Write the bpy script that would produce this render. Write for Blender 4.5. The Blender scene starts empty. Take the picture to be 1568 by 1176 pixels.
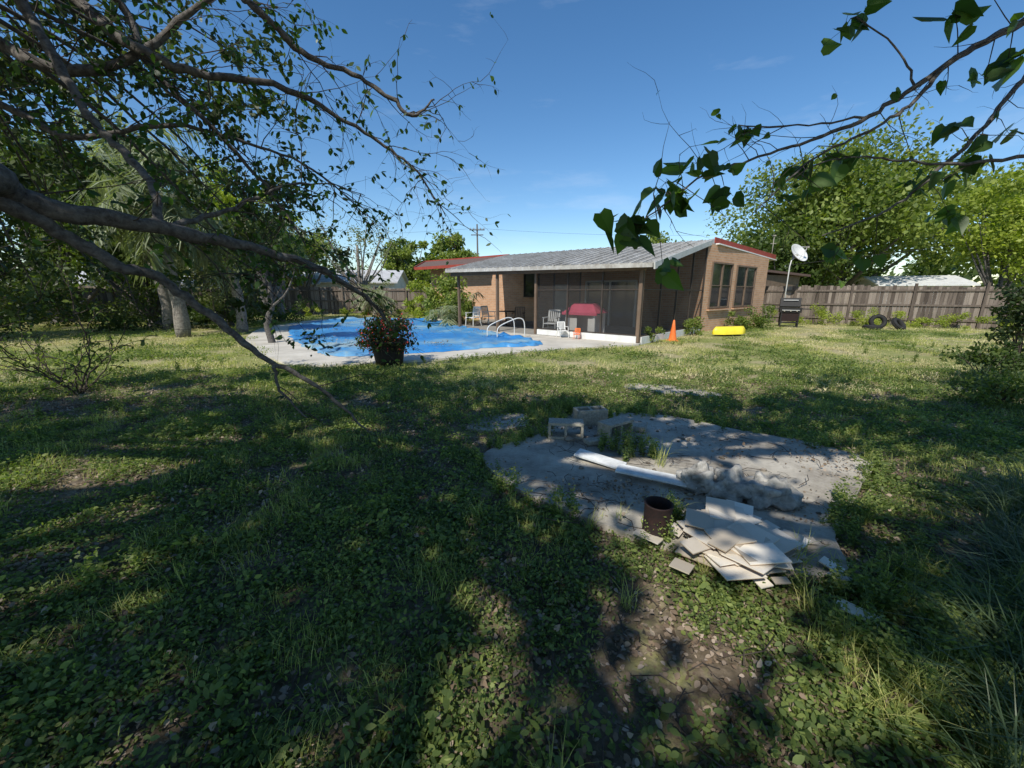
import bpy, math, random
import numpy as np
from mathutils import Vector, Matrix, noise
random.seed(7); rng=np.random.default_rng(7)
scene=bpy.context.scene
COL=scene.collection

# ---------------------------------------------------------------- materials
def newmat(name):
    m=bpy.data.materials.new(name); m.use_nodes=True
    nt=m.node_tree; nt.nodes.clear()
    out=nt.nodes.new('ShaderNodeOutputMaterial')
    return m,nt,out
def ramp(nt,fac,stops):
    r=nt.nodes.new('ShaderNodeValToRGB')
    while len(r.color_ramp.elements)>1: r.color_ramp.elements.remove(r.color_ramp.elements[-1])
    r.color_ramp.elements[0].position=stops[0][0]; r.color_ramp.elements[0].color=(*stops[0][1],1)
    for p,c in stops[1:]:
        e=r.color_ramp.elements.new(p); e.color=(*c,1)
    nt.links.new(fac,r.inputs[0]); return r.outputs[0]
def noisetex(nt,scale,detail=5,rough=.6,vec=None,w=None):
    n=nt.nodes.new('ShaderNodeTexNoise'); n.inputs['Scale'].default_value=scale
    n.inputs['Detail'].default_value=detail; n.inputs['Roughness'].default_value=rough
    if vec is not None: nt.links.new(vec,n.inputs['Vector'])
    return n.outputs['Fac']
def pos(nt):
    return nt.nodes.new('ShaderNodeNewGeometry').outputs['Position']
def mapping(nt,vec,scale,rot=(0,0,0)):
    m=nt.nodes.new('ShaderNodeMapping'); nt.links.new(vec,m.inputs[0]); m.inputs['Scale'].default_value=scale
    m.inputs['Rotation'].default_value=rot
    return m.outputs[0]
def mixc(nt,fac,a,b,mode='MIX'):
    m=nt.nodes.new('ShaderNodeMix'); m.data_type='RGBA'; m.blend_type=mode
    for s,i in ((fac,0),(a,6),(b,7)):
        if isinstance(s,(int,float)): m.inputs[i].default_value=s
        elif isinstance(s,tuple): m.inputs[i].default_value=(*s,1)
        else: nt.links.new(s,m.inputs[i])
    return m.outputs[2]
def math_(nt,op,a,b=0.0):
    m=nt.nodes.new('ShaderNodeMath'); m.operation=op
    for s,i in ((a,0),(b,1)):
        if isinstance(s,(int,float)): m.inputs[i].default_value=s
        else: nt.links.new(s,m.inputs[i])
    return m.outputs[0]
def principled(nt,out,col,rough=.8,metal=0,bump=None,bs=.3,bd=.02,spec=.3):
    p=nt.nodes.new('ShaderNodeBsdfPrincipled')
    if isinstance(col,tuple): p.inputs['Base Color'].default_value=(*col,1)
    else: nt.links.new(col,p.inputs['Base Color'])
    p.inputs['Roughness'].default_value=rough; p.inputs['Metallic'].default_value=metal
    p.inputs['Specular IOR Level'].default_value=spec
    if bump is not None:
        b=nt.nodes.new('ShaderNodeBump'); b.inputs['Strength'].default_value=bs; b.inputs['Distance'].default_value=bd
        nt.links.new(bump,b.inputs['Height']); nt.links.new(b.outputs[0],p.inputs['Normal'])
    nt.links.new(p.outputs[0],out.inputs[0]); return p
def simple(name,c1,c2,scale=8,rough=.7,metal=0,bs=.2,bd=.01,spec=.3,tint=0):
    m,nt,out=newmat(name)
    f=noisetex(nt,scale,6,.65,pos(nt))
    if tint:
        a=nt.nodes.new('ShaderNodeAttribute'); a.attribute_name='tint'
        f=math_(nt,'ADD',math_(nt,'MULTIPLY',f,1-tint),math_(nt,'MULTIPLY',a.outputs['Fac'],tint))
    c=ramp(nt,f,[(.3,c1),(.7,c2)])
    principled(nt,out,c,rough,metal,f,bs,bd,spec); return m
def leafmat(name,c1,c2,c3,trans=.35,nscale=.6,rough=.5):
    m,nt,out=newmat(name)
    a=nt.nodes.new('ShaderNodeAttribute'); a.attribute_name='tint'
    oi=nt.nodes.new('ShaderNodeObjectInfo')
    n=noisetex(nt,nscale,2,.5,pos(nt))
    f=math_(nt,'ADD',math_(nt,'MULTIPLY',a.outputs['Fac'],.45),math_(nt,'MULTIPLY',oi.outputs['Random'],.2))
    f=math_(nt,'ADD',f,math_(nt,'MULTIPLY',n,.5))
    c=ramp(nt,f,[(.2,c1),(.55,c2),(.9,c3)])
    p=nt.nodes.new('ShaderNodeBsdfPrincipled'); nt.links.new(c,p.inputs['Base Color'])
    p.inputs['Roughness'].default_value=rough; p.inputs['Specular IOR Level'].default_value=.35
    t=nt.nodes.new('ShaderNodeBsdfTranslucent')
    c2_=mixc(nt,1.0,c,(1.6,1.8,.6),'MULTIPLY'); nt.links.new(c2_,t.inputs[0])
    mx=nt.nodes.new('ShaderNodeMixShader'); mx.inputs[0].default_value=trans
    nt.links.new(p.outputs[0],mx.inputs[1]); nt.links.new(t.outputs[0],mx.inputs[2]); nt.links.new(mx.outputs[0],out.inputs[0])
    return m

M={}
M['leaf_dark']=leafmat('leaf_dark',(.020,.035,.012),(.045,.07,.02),(.12,.15,.035),.35,.5)
M['leaf_mid']=leafmat('leaf_mid',(.035,.06,.015),(.075,.115,.028),(.17,.21,.05),.4,.3)
M['leaf_bright']=leafmat('leaf_bright',(.065,.10,.022),(.15,.2,.045),(.3,.34,.08),.4,.3)
M['leaf_yellow']=leafmat('leaf_yellow',(.12,.16,.025),(.26,.31,.045),(.42,.45,.09),.4,.3)
M['leaf_olive']=leafmat('leaf_olive',(.09,.1,.045),(.16,.18,.075),(.27,.27,.12),.35,.3)
M['leaf_heart']=leafmat('leaf_heart',(.025,.055,.015),(.05,.10,.022),(.11,.19,.035),.45,2,.4)
M['palm']=leafmat('palm_frond',(.13,.15,.09),(.24,.27,.17),(.38,.41,.26),.3,.8)
M['weed']=leafmat('weed_leaf',(.055,.085,.028),(.14,.19,.055),(.31,.36,.1),.4,1.3,.55)
M['grass']=leafmat('grass_blade',(.18,.2,.06),(.38,.4,.12),(.6,.56,.24),.4,.55,.55)
M['grass_dark']=leafmat('grass_dark',(.035,.06,.028),(.075,.115,.05),(.15,.2,.09),.35,.9,.4)
M['straw']=leafmat('straw',(.36,.3,.15),(.56,.49,.27),(.7,.63,.37),.2,.9,.7)
M['litter']=leafmat('dead_leaf',(.07,.045,.03),(.19,.135,.09),(.46,.37,.29),.1,3,.7)
M['flower']=leafmat('red_flower',(.3,.02,.03),(.5,.04,.05),(.65,.1,.1),.3,2,.6)
M['bark']=simple('bark',(.04,.034,.03),(.18,.165,.15),26,.9,0,.8,.015)
M['bark_pale']=simple('bark_pale',(.10,.085,.07),(.32,.29,.25),14,.9,0,.8,.02)
M['twig']=simple('twig',(.035,.028,.022),(.1,.08,.065),30,.9)
M['white']=simple('white_paint',(.6,.6,.57),(.8,.8,.78),3,.5)
M['white_metal']=simple('white_metal',(.5,.5,.48),(.7,.7,.67),2,.5)
M['red_trim']=simple('red_trim',(.24,.045,.03),(.36,.07,.05),3,.6)
M['roof_red']=simple('roof_shingle',(.09,.06,.05),(.17,.11,.09),9,.9)
M['frame']=simple('bronze_frame',(.04,.032,.026),(.07,.055,.045),4,.5)
M['brown_frame']=simple('brown_frame',(.13,.09,.06),(.2,.14,.1),4,.6)
M['black']=simple('black_paint',(.012,.012,.012),(.03,.028,.026),20,.6)
M['rubber']=simple('rubber',(.015,.015,.015),(.035,.034,.032),12,.85)
M['rust']=simple('rust',(.010,.009,.009),(.035,.016,.013),30,.8,0,.5,.004)
M['yellow']=simple('yellow_plastic',(.75,.6,.03),(.85,.72,.06),2,.4)
M['orange']=simple('orange_plastic',(.7,.14,.03),(.85,.22,.05),3,.5)
M['pink']=simple('pink_red_plastic',(.55,.08,.13),(.7,.13,.2),3,.5)
M['beige']=simple('beige_plastic',(.7,.66,.6),(.82,.79,.73),3,.5)
M['block']=simple('cinder_block',(.2,.185,.15),(.4,.375,.31),40,.95,0,.6,.005)
M['tile']=simple('ceramic_tile',(.42,.36,.28),(.74,.68,.58),2.5,.5,0,.05,.002,.4,tint=.6)
M['tile_edge']=simple('tile_back',(.2,.12,.075),(.48,.34,.22),6,.8,tint=.5)
M['board']=simple('painted_board',(.45,.46,.45),(.76,.77,.75),9,.7)
M['bag']=simple('cement_bag',(.16,.155,.14),(.5,.48,.44),11,.85,0,.8,.03)
M['stone']=simple('stone',(.12,.1,.075),(.32,.28,.23),18,.9,0,.6,.01,tint=.4)
M['deck']=simple('pool_deck',(.4,.37,.31),(.62,.58,.5),1.2,.85,0,.15,.01)
M['siding']=simple('white_siding',(.45,.46,.46),(.62,.62,.6),.5,.7)
M['terracotta']=simple('dark_pot',(.012,.012,.014),(.03,.026,.025),12,.7)
M['interior']=simple('interior_floor',(.2,.19,.17),(.32,.3,.27),2,.8)
M['grey_roof']=simple('grey_roof',(.35,.35,.35),(.5,.5,.5),1,.7)

# concrete slab
m,nt,out=newmat('old_concrete'); P=pos(nt)
n1=noisetex(nt,1.6,8,.72,P); n2=noisetex(nt,26,6,.75,P); n3=noisetex(nt,3.2,10,.8,P)
c=ramp(nt,n1,[(.34,(.13,.115,.09)),(.46,(.28,.25,.205)),(.56,(.42,.385,.32)),(.66,(.58,.535,.45))])
c=mixc(nt,math_(nt,'MULTIPLY',n2,.45),c,ramp(nt,n2,[(.35,(.12,.1,.08)),(.7,(.52,.475,.4))]))
c=mixc(nt,ramp(nt,n3,[(.56,(0,0,0)),(.65,(.8,.8,.8))]),c,(.075,.058,.042))
principled(nt,out,c,.92,0,n2,.25,.004); M['slab']=m
# tarp
m,nt,out=newmat('blue_tarp'); P=pos(nt)
n1=noisetex(nt,.3,5,.55,P); n2=noisetex(nt,5,5,.7,P); n3=noisetex(nt,1.3,3,.5,mapping(nt,P,(1,2.8,1),(0,0,.6)))
c=ramp(nt,n1,[(.42,(.03,.2,.5)),(.52,(.06,.25,.5)),(.62,(.26,.4,.46)),(.72,(.36,.43,.42))])
c=mixc(nt,ramp(nt,n2,[(.54,(0,0,0)),(.74,(.45,.45,.45))]),c,(.24,.25,.2))
principled(nt,out,c,.42,0,n3,.5,.12,.4); M['tarp']=m
# brick : local x along wall, z up
def brickmat(name,a,b,mo):
    m,nt,out=newmat(name); tc=nt.nodes.new('ShaderNodeTexCoord')
    s=nt.nodes.new('ShaderNodeSeparateXYZ'); nt.links.new(tc.outputs['Object'],s.inputs[0])
    k=nt.nodes.new('ShaderNodeCombineXYZ'); nt.links.new(s.outputs[0],k.inputs[0]); nt.links.new(s.outputs[2],k.inputs[1])
    br=nt.nodes.new('ShaderNodeTexBrick'); nt.links.new(k.outputs[0],br.inputs['Vector'])
    br.inputs['Color1'].default_value=(*a,1); br.inputs['Color2'].default_value=(*b,1); br.inputs['Mortar'].default_value=(*mo,1)
    br.inputs['Scale'].default_value=1; br.inputs['Mortar Size'].default_value=.013; br.inputs['Brick Width'].default_value=.3; br.inputs['Row Height'].default_value=.1
    n=noisetex(nt,2,6,.6,tc.outputs['Object'])
    c=mixc(nt,.3,br.outputs['Color'],ramp(nt,n,[(.3,(.28,.15,.08)),(.7,(.65,.42,.27))]))
    principled(nt,out,c,.9,0,br.outputs['Fac'],-.3,.01); return m
M['brick']=brickmat('brick',(.62,.35,.2),(.46,.24,.13),(.5,.42,.32))
# metal roof
m,nt,out=newmat('metal_roof'); P=pos(nt)
n1=noisetex(nt,1.2,7,.7,mapping(nt,P,(1.5,.4,.4),(0,0,.7))); n2=noisetex(nt,7,5,.6,P)
c=ramp(nt,n1,[(.35,(.26,.24,.205)),(.52,(.42,.405,.37)),(.7,(.58,.57,.54))])
principled(nt,out,mixc(nt,.35,c,ramp(nt,n2,[(.35,(.2,.165,.12)),(.6,(.55,.54,.5))])),.8,0); M['metal_roof']=m
# fence wood
m,nt,out=newmat('weathered_wood'); P=pos(nt)
a=nt.nodes.new('ShaderNodeAttribute'); a.attribute_name='tint'
n1=noisetex(nt,3,7,.7,mapping(nt,P,(6,6,.5)))
f=math_(nt,'ADD',math_(nt,'MULTIPLY',n1,.6),math_(nt,'MULTIPLY',a.outputs['Fac'],.45))
c=ramp(nt,f,[(.25,(.06,.046,.036)),(.5,(.145,.115,.092)),(.8,(.3,.25,.205))])
principled(nt,out,c,.9,0,n1,.3,.01); M['wood']=m
# screen
m,nt,out=newmat('insect_screen')
d=nt.nodes.new('ShaderNodeBsdfDiffuse'); d.inputs[0].default_value=(.06,.06,.06,1)
t=nt.nodes.new('ShaderNodeBsdfTransparent'); mx=nt.nodes.new('ShaderNodeMixShader')
nt.links.new(d.outputs[0],mx.inputs[2]); nt.links.new(t.outputs[0],mx.inputs[1]); mx.inputs[0].default_value=.42
nt.links.new(mx.outputs[0],out.inputs[0]); M['screen']=m
m,nt,out=newmat('window_glass'); principled(nt,out,(.02,.025,.03),.08,0,spec=.8); M['glass']=m
# ground
m,nt,out=newmat('ground_soil'); P=pos(nt)
n2=noisetex(nt,9,8,.75,P); n3=noisetex(nt,2.2,6,.7,P); n4=noisetex(nt,.6,5,.6,P)
soil=ramp(nt,n2,[(.3,(.05,.04,.026)),(.5,(.13,.102,.07)),(.7,(.28,.225,.165))])
green=ramp(nt,n2,[(.3,(.1,.12,.035)),(.55,(.25,.26,.08)),(.75,(.42,.39,.18))])
dry=ramp(nt,n2,[(.3,(.2,.165,.09)),(.55,(.38,.325,.185)),(.75,(.52,.46,.29))])
green=mixc(nt,ramp(nt,n4,[(.48,(0,0,0)),(.6,(.85,.85,.85))]),green,dry)
sep=nt.nodes.new('ShaderNodeSeparateXYZ'); nt.links.new(P,sep.inputs[0])
mr=nt.nodes.new('ShaderNodeMapRange'); mr.inputs[1].default_value=5; mr.inputs[2].default_value=11; mr.inputs[3].default_value=-.04; mr.inputs[4].default_value=.35
nt.links.new(sep.outputs[1],mr.inputs[0])
f=math_(nt,'ADD',n3,mr.outputs[0])
f=ramp(nt,f,[(.48,(0,0,0)),(.62,(1,1,1))])
c=mixc(nt,f,soil,green)
principled(nt,out,c,.95,0,n2,.6,.03); M['ground']=m

# ---------------------------------------------------------------- mesh helpers
def link(o,parent=None):
    COL.objects.link(o)
    if parent: o.parent=parent
    return o
def empty(name,loc=(0,0,0)):
    e=bpy.data.objects.new(name,None); e.location=loc; e.empty_display_size=.3; COL.objects.link(e); return e
class MB:
    def __init__(s): s.v=[];s.f=[];s.m=[];s.t=[];s.mats=[];s.sm=[]
    def mi(s,m):
        m=M[m]
        if m not in s.mats: s.mats.append(m)
        return s.mats.index(m)
    def add(s,vs,fs,mat,tint=.5,smooth=False):
        b=len(s.v); s.v+= [tuple(x) for x in vs]; k=s.mi(mat)
        for f in fs: s.f.append([i+b for i in f]); s.m.append(k); s.t.append(tint); s.sm.append(smooth)
    def box(s,c,size,mat,rz=0,tint=.5,R=None,taper=1):
        hx,hy,hz=[a/2 for a in size]
        vs=[Vector((x*hx*(taper if z>0 else 1),y*hy*(taper if z>0 else 1),z*hz)) for z in(-1,1) for y in(-1,1) for x in(-1,1)]
        R=R or Matrix.Rotation(rz,3,'Z'); c=Vector(c)
        s.add([c+R@v for v in vs],[(0,2,3,1),(4,5,7,6),(0,1,5,4),(2,6,7,3),(0,4,6,2),(1,3,7,5)],mat,tint)
    def beam(s,a,b,w,h,mat,tint=.5):
        a=Vector(a);b=Vector(b);d=(b-a); L=d.length; d.normalize()
        side=d.cross(Vector((0,0,1)))
        if side.length<1e-3: side=Vector((1,0,0))
        side.normalize(); up=side.cross(d)
        R=Matrix((d,side,up)).transposed()
        s.box((a+b)/2,(L,w,h),mat,R=R,tint=tint)
    def prism(s,poly,z0,z1,mat,tint=.5):
        n=len(poly); vs=[(x,y,z0) for x,y in poly]+[(x,y,z1) for x,y in poly]
        fs=[list(range(n,2*n)),list(range(n-1,-1,-1))]+[(i,(i+1)%n,n+(i+1)%n,n+i) for i in range(n)]
        s.add(vs,fs,mat,tint)
    def slab4(s,q,th,mat):
        vs=[Vector(p) for p in q]+[Vector(p)-Vector((0,0,th)) for p in q]
        s.add(vs,[(0,1,2,3),(7,6,5,4)]+[(i,i+4,(i+1)%4+4,(i+1)%4) for i in range(4)],mat)
    def tube(s,pts,rad,mat,n=8,cap=True,smooth=True,tint=.5):
        pts=[Vector(p) for p in pts]; vs=[]; prev=None
        for i,p in enumerate(pts):
            d=(pts[min(i+1,len(pts)-1)]-pts[max(i-1,0)])
            if d.length<1e-6: d=Vector((0,0,1))
            d.normalize()
            if prev is None:
                u=d.cross(Vector((.3,.2,1)));
                if u.length<1e-3: u=d.cross(Vector((1,0,0)))
            else: u=prev-d*prev.dot(d)
            u.normalize(); prev=u; w=d.cross(u); r=rad[i] if hasattr(rad,'__len__') else rad
            for k in range(n):
                a=2*math.pi*k/n; vs.append(p+(u*math.cos(a)+w*math.sin(a))*r)
        fs=[(i*n+k,i*n+(k+1)%n,(i+1)*n+(k+1)%n,(i+1)*n+k) for i in range(len(pts)-1) for k in range(n)]
        if cap: fs+= [list(range(n-1,-1,-1)),list(range((len(pts)-1)*n,len(pts)*n))]
        s.add(vs,fs,mat,tint,smooth)
    def lathe(s,prof,c,mat,n=20,R=None,smooth=True):
        c=Vector(c); R=R or Matrix.Identity(3); vs=[]
        for r,z in prof:
            for k in range(n):
                a=2*math.pi*k/n; vs.append(c+R@Vector((r*math.cos(a),r*math.sin(a),z)))
        fs=[(i*n+k,i*n+(k+1)%n,(i+1)*n+(k+1)%n,(i+1)*n+k) for i in range(len(prof)-1) for k in range(n)]
        s.add(vs,fs,mat,.5,smooth)
    def obj(s,name,parent=None,bevel=0,loc=(0,0,0),rz=0):
        me=bpy.data.meshes.new(name); me.from_pydata(s.v,[],s.f)
        for m in s.mats: me.materials.append(m)
        me.polygons.foreach_set('material_index',s.m); me.polygons.foreach_set('use_smooth',s.sm)
        at=me.attributes.new('tint','FLOAT','FACE'); at.data.foreach_set('value',s.t)
        me.update(); o=bpy.data.objects.new(name,me); o.location=loc; o.rotation_euler=(0,0,rz); link(o,parent)
        if bevel:
            b=o.modifiers.new('bevel','BEVEL'); b.width=bevel; b.segments=2; b.limit_method='ANGLE'
        return o
HALF=np.array([(0,.05,0),(.22,-.03,.06),(.42,.18,.1),(.37,.5,.08),(.14,.82,0),(0,1.05,-.08)])
HEART=np.vstack([HALF,(HALF*[-1,1,1])[::-1]])
OV=np.array([(0,0,0),(.2,.22,.03),(.26,.5,.03),(.14,.82,0),(0,1,-.05),(-.14,.82,0),(-.26,.5,.03),(-.2,.22,.03)])
DIA=np.array([(0,0,0),(.3,.45,.05),(0,1,-.05),(-.3,.45,.05)])
def nrm(a): return a/np.maximum(np.linalg.norm(a,axis=1,keepdims=True),1e-6)
def leafverts(p,d,up,size,shape):
    d=nrm(d); side=nrm(np.cross(d,up)); n=np.cross(side,d); size=np.asarray(size).reshape(-1,1,1)
    S=shape[None]; V=p[:,None]+size*(S[:,:,0:1]*side[:,None]+S[:,:,1:2]*d[:,None]+S[:,:,2:3]*n[:,None])
    return V.reshape(-1,3)
def meshpoly(name,V,k,mat,tint,parent=None,do_link=True):
    V=np.asarray(V,dtype=np.float32); nv=len(V); nf=nv//k
    me=bpy.data.meshes.new(name); me.vertices.add(nv); me.vertices.foreach_set('co',V.ravel())
    me.loops.add(nv); me.loops.foreach_set('vertex_index',np.arange(nv,dtype=np.int32))
    me.polygons.add(nf); me.polygons.foreach_set('loop_start',np.arange(0,nv,k,dtype=np.int32))
    me.update(calc_edges=True)
    at=me.attributes.new('tint','FLOAT','FACE'); at.data.foreach_set('value',np.asarray(tint,dtype=np.float32))
    me.materials.append(M[mat]); o=bpy.data.objects.new(name,me)
    if do_link: link(o,parent)
    return o
def rdir(n,zb=0.,zs=1.):
    d=rng.normal(size=(n,3)); d[:,2]=d[:,2]*zs+zb; return nrm(d)
def crown(name,centers,rads,per,size,mat,parent,shape=DIA,squash=.75,zb=-.2):
    ps=[];ts=[]
    for c,r in zip(centers,rads):
        n=int(per*rng.uniform(.7,1.3)); g=rdir(n)*(rng.random((n,1))**.45)*r; g[:,2]*=squash
        ps.append(np.array(c)+g); ts.append(np.clip(rng.uniform(.2,.8)+rng.normal(0,.18,n)+g[:,2]/max(r,.1)*.15,0,1))
    p=np.vstack(ps); t=np.concatenate(ts); n=len(p)
    V=leafverts(p,rdir(n,zb),rdir(n,.6),size*rng.uniform(.6,1.35,n),shape)
    return meshpoly(name,V,len(shape),mat,t,parent)
def smoothline(pts,sub=5,jit=.012):
    P=[Vector(p[:3]) for p in pts]; R=[p[3] for p in pts]; op=[];orr=[]
    for i in range(len(P)-1):
        p0=P[max(i-1,0)];p1=P[i];p2=P[i+1];p3=P[min(i+2,len(P)-1)]
        for k in range(sub):
            t=k/sub
            q=.5*((2*p1)+(p2-p0)*t+(2*p0-5*p1+4*p2-p3)*t*t+(3*p1-p0-3*p2+p3)*t**3)
            r=R[i]*(1-t)+R[i+1]*t
            j=jit*min(1,r/.02+.4)
            if i+k>0: q=q+Vector([random.uniform(-j,j) for _ in range(3)])
            op.append(q);orr.append(r*random.uniform(.93,1.1))
    op.append(P[-1]);orr.append(R[-1]); return op,orr

def tree(name,x,y,h,r,nclump,per,lsize,mat,tr=.2,base=.35,bark='bark',squash=.8,seed=0,shape=DIA,cr=.3,lean=0):
    st=random.getstate(); random.seed(seed+11)
    e=empty(name,(x,y,0)); cz=h*(base+1)/2; rz=h*(1-base)/2*.9
    cs=[];rs=[]
    for i in range(nclump):
        d=Vector((random.gauss(0,1),random.gauss(0,1),random.gauss(0,1))).normalized()*(random.random()**.33)
        bump=.75+.45*noise.noise(d*1.7+Vector((seed,0,0)))
        cs.append((d.x*r*bump+lean*d.z,d.y*r*bump,cz+d.z*rz*bump)); rs.append(r*cr*random.uniform(.5,1.3))
    mb=MB(); top=Vector((lean*.3,0,cz))
    tk,rr=smoothline([(0,0,-.05,tr*1.25),(random.uniform(-.1,.1),0,h*base*.5,tr),(random.uniform(-.2,.2),random.uniform(-.2,.2),h*base,tr*.8),(top.x,top.y,cz,tr*.45)],4,.02)
    mb.tube(tk,rr,bark,9)
    for c in random.sample(cs,min(len(cs),18)):
        s=Vector((0,0,h*random.uniform(base*.7,base*1.3))); c=Vector(c); mid=(s+c)/2+Vector((random.uniform(-.3,.3),random.uniform(-.3,.3),-.1*h*.3))
        a,b=smoothline([(*s,tr*.5),(*mid,tr*.3),(*c,tr*.08)],4,.03); mb.tube(a,b,bark,6)
    mb.obj('trunk_and_limbs',e)
    crown('foliage',cs,rs,per,lsize,mat,e,shape,squash)
    random.setstate(st); return e
def bush(name,x,y,r,h,n,lsize,mat,shape=DIA,seed=0,flowers=0,z0=0.):
    e=empty(name,(x,y,0)); mb=MB()
    cs=[];rs=[]
    k=max(6,int(n/100))
    for i in range(k):
        a=random.uniform(0,6.28); q=random.random()**.5*r
        zz=z0+random.uniform(.12,.85)*(h-z0); q*=1-.4*zz/h
        cs.append((q*math.cos(a),q*math.sin(a),zz)); rs.append(min(r,h)*random.uniform(.25,.5))
        a_,b_=smoothline([(q*.2*math.cos(a),q*.2*math.sin(a),0,.015),(q*.5*math.cos(a),q*.5*math.sin(a),zz*.6,.01),(*cs[-1],.004)],3,.01)
        mb.tube(a_,b_,'twig',5)
    mb.obj('stems',e); crown('foliage',cs,rs,n/k,lsize,mat,e,shape)
    if flowers: crown('flowers',cs,[q*1.2 for q in rs],flowers/k,.05,'flower',e,OV)
    return e
def inpoly(p,poly):
    x,y=p[:,0],p[:,1]; c=np.zeros(len(p),bool); n=len(poly)
    for i in range(n):
        x1,y1=poly[i];x2,y2=poly[(i+1)%n]
        k=((y1>y)!=(y2>y))&(x<(x2-x1)*(y-y1)/((y2-y1) if y2!=y1 else 1e-9)+x1); c^=k
    return c
def smoothpoly(poly,sub=6,jit=0.02):
    n=len(poly);o=[]
    for i in range(n):
        p0,p1,p2,p3=[Vector((*poly[(i+k)%n],0)) for k in(-1,0,1,2)]
        for k in range(sub):
            t=k/sub; q=.5*((2*p1)+(p2-p0)*t+(2*p0-5*p1+4*p2-p3)*t*t+(3*p1-p0-3*p2+p3)*t**3)
            o.append((q.x+random.uniform(-jit,jit),q.y+random.uniform(-jit,jit)))
    return o

# ---------------------------------------------------------------- ground
g=MB(); xs=[-400,-120,-40,-20,-10,-5,0,5,10,20,40,120,400]; ys=[-60,-20,-5,0,5,10,20,40,80,160,500]
g.add([(x,y,0) for y in ys for x in xs],[(j*13+i,j*13+i+1,(j+1)*13+i+1,(j+1)*13+i) for j in range(10) for i in range(12)],'ground')
g.obj('ground')

# slab
SL=[(-.29,3.68),(.0,3.05),(.62,2.5),(1.12,2.21),(1.5,2.02),(1.95,1.98),(2.2,2.36),(2.6,2.7),(3.0,3.08),(3.5,3.55),(3.3,4.0),(2.65,4.5),(2.15,4.95),(1.5,5.15),(1.0,5.15),(.55,4.75),(.3,4.3),(0,4.05)]
SLs=smoothpoly(SL,7,.008)
mb=MB(); mb.prism(SLs,-.05,.055,'slab'); mb.obj('concrete_slab')
mb=MB(); mb.prism(smoothpoly([(-.56,4.6),(-.15,4.5),(.2,4.75),(.1,5.2),(-.4,5.0)],5,.02),-.05,.03,'slab')
mb.obj('concrete_fragment')
mb=MB(); mb.prism(smoothpoly([(2.0,6.6),(3.0,6.1),(3.4,6.3),(2.4,7.0)],5,.03),-.05,.04,'slab')
mb.obj('concrete_fragment')
# pool
DECK=[(-11.9,19.5),(-11.6,24.9),(-8,26),(-4.5,25),(-1.6,21),(.97,15.6),(3.9,13.1),(3.7,12.3),(1.6,11.6),(.2,10.8),(-2.0,9.6),(-4.6,8.8),(-6.4,10.1),(-8.6,12.6),(-10.6,16.0)]
mb=MB(); mb.prism(smoothpoly(DECK,5,.01),-.05,.05,'deck'); mb.obj('pool_deck')
TP=[(-10.9,19.8),(-10.6,23.9),(-7.5,24.7),(-4.9,23.8),(-2.9,19.8),(-1.0,16.3),(.9,12.6),(-.6,11.6),(-2.4,10.65),(-4.4,10.0),(-5.5,11.0),(-7.3,13.2),(-9.2,16.3)]
tp=smoothpoly(TP,12,.1); nb=len(tp); cx,cy=-5,16.5; vs=[(cx,cy,.07)]; NR=70
def ridge(x,y,s,o): return 1-abs(noise.noise(Vector((x*s,y*s,o))))*3.6
for r in range(1,NR+1):
    q=r/NR
    for i,(x,y) in enumerate(tp):
        X=cx+(x-cx)*q; Y=cy+(y-cy)*q
        e_=max(0,(q-.6)/.4)
        wx=X+.6*noise.noise(Vector((X*.7,Y*.7,20)))
        r1=max(0,ridge(wx,Y*.35,.6,1.)); r2=max(0,ridge(wx*.35,Y,1.0,5.)); r3=max(0,ridge(X,Y,3.2,8.))
        z=.062+.06*r1**5+.05*r2**5*(.4+e_)+.012*r3**2*(.35+e_)+.16*e_**4*max(0,noise.noise(Vector((X*2,Y*2,9)))+.2)
        if r==NR: z=.056
        vs.append((X,Y,max(z,.056)))
fs=[(0,1+i,1+(i+1)%nb) for i in range(nb)]+[(1+(r-1)*nb+i,1+r*nb+i,1+r*nb+(i+1)%nb,1+(r-1)*nb+(i+1)%nb) for r in range(1,NR) for i in range(nb)]
mb=MB(); mb.add(vs,fs,'tarp',smooth=True); mb.obj('pool_cover')
# handrail
mb=MB()
for o_ in (0,.5):
    bx,by=-.15+o_*.75,14.7-o_*.65
    a,b=smoothline([(bx-.75,by-.35,.1,.022),(bx-.7,by-.3,.45,.022),(bx-.25,by-.1,.68,.022),(bx+.05,by+.05,.75,.022),(bx+.22,by+.12,.6,.022),(bx+.24,by+.13,.05,.022)],6,0)
    mb.tube(a,[.02]*len(a),'white_metal',10)
mb.obj('pool_handrail')

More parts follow.
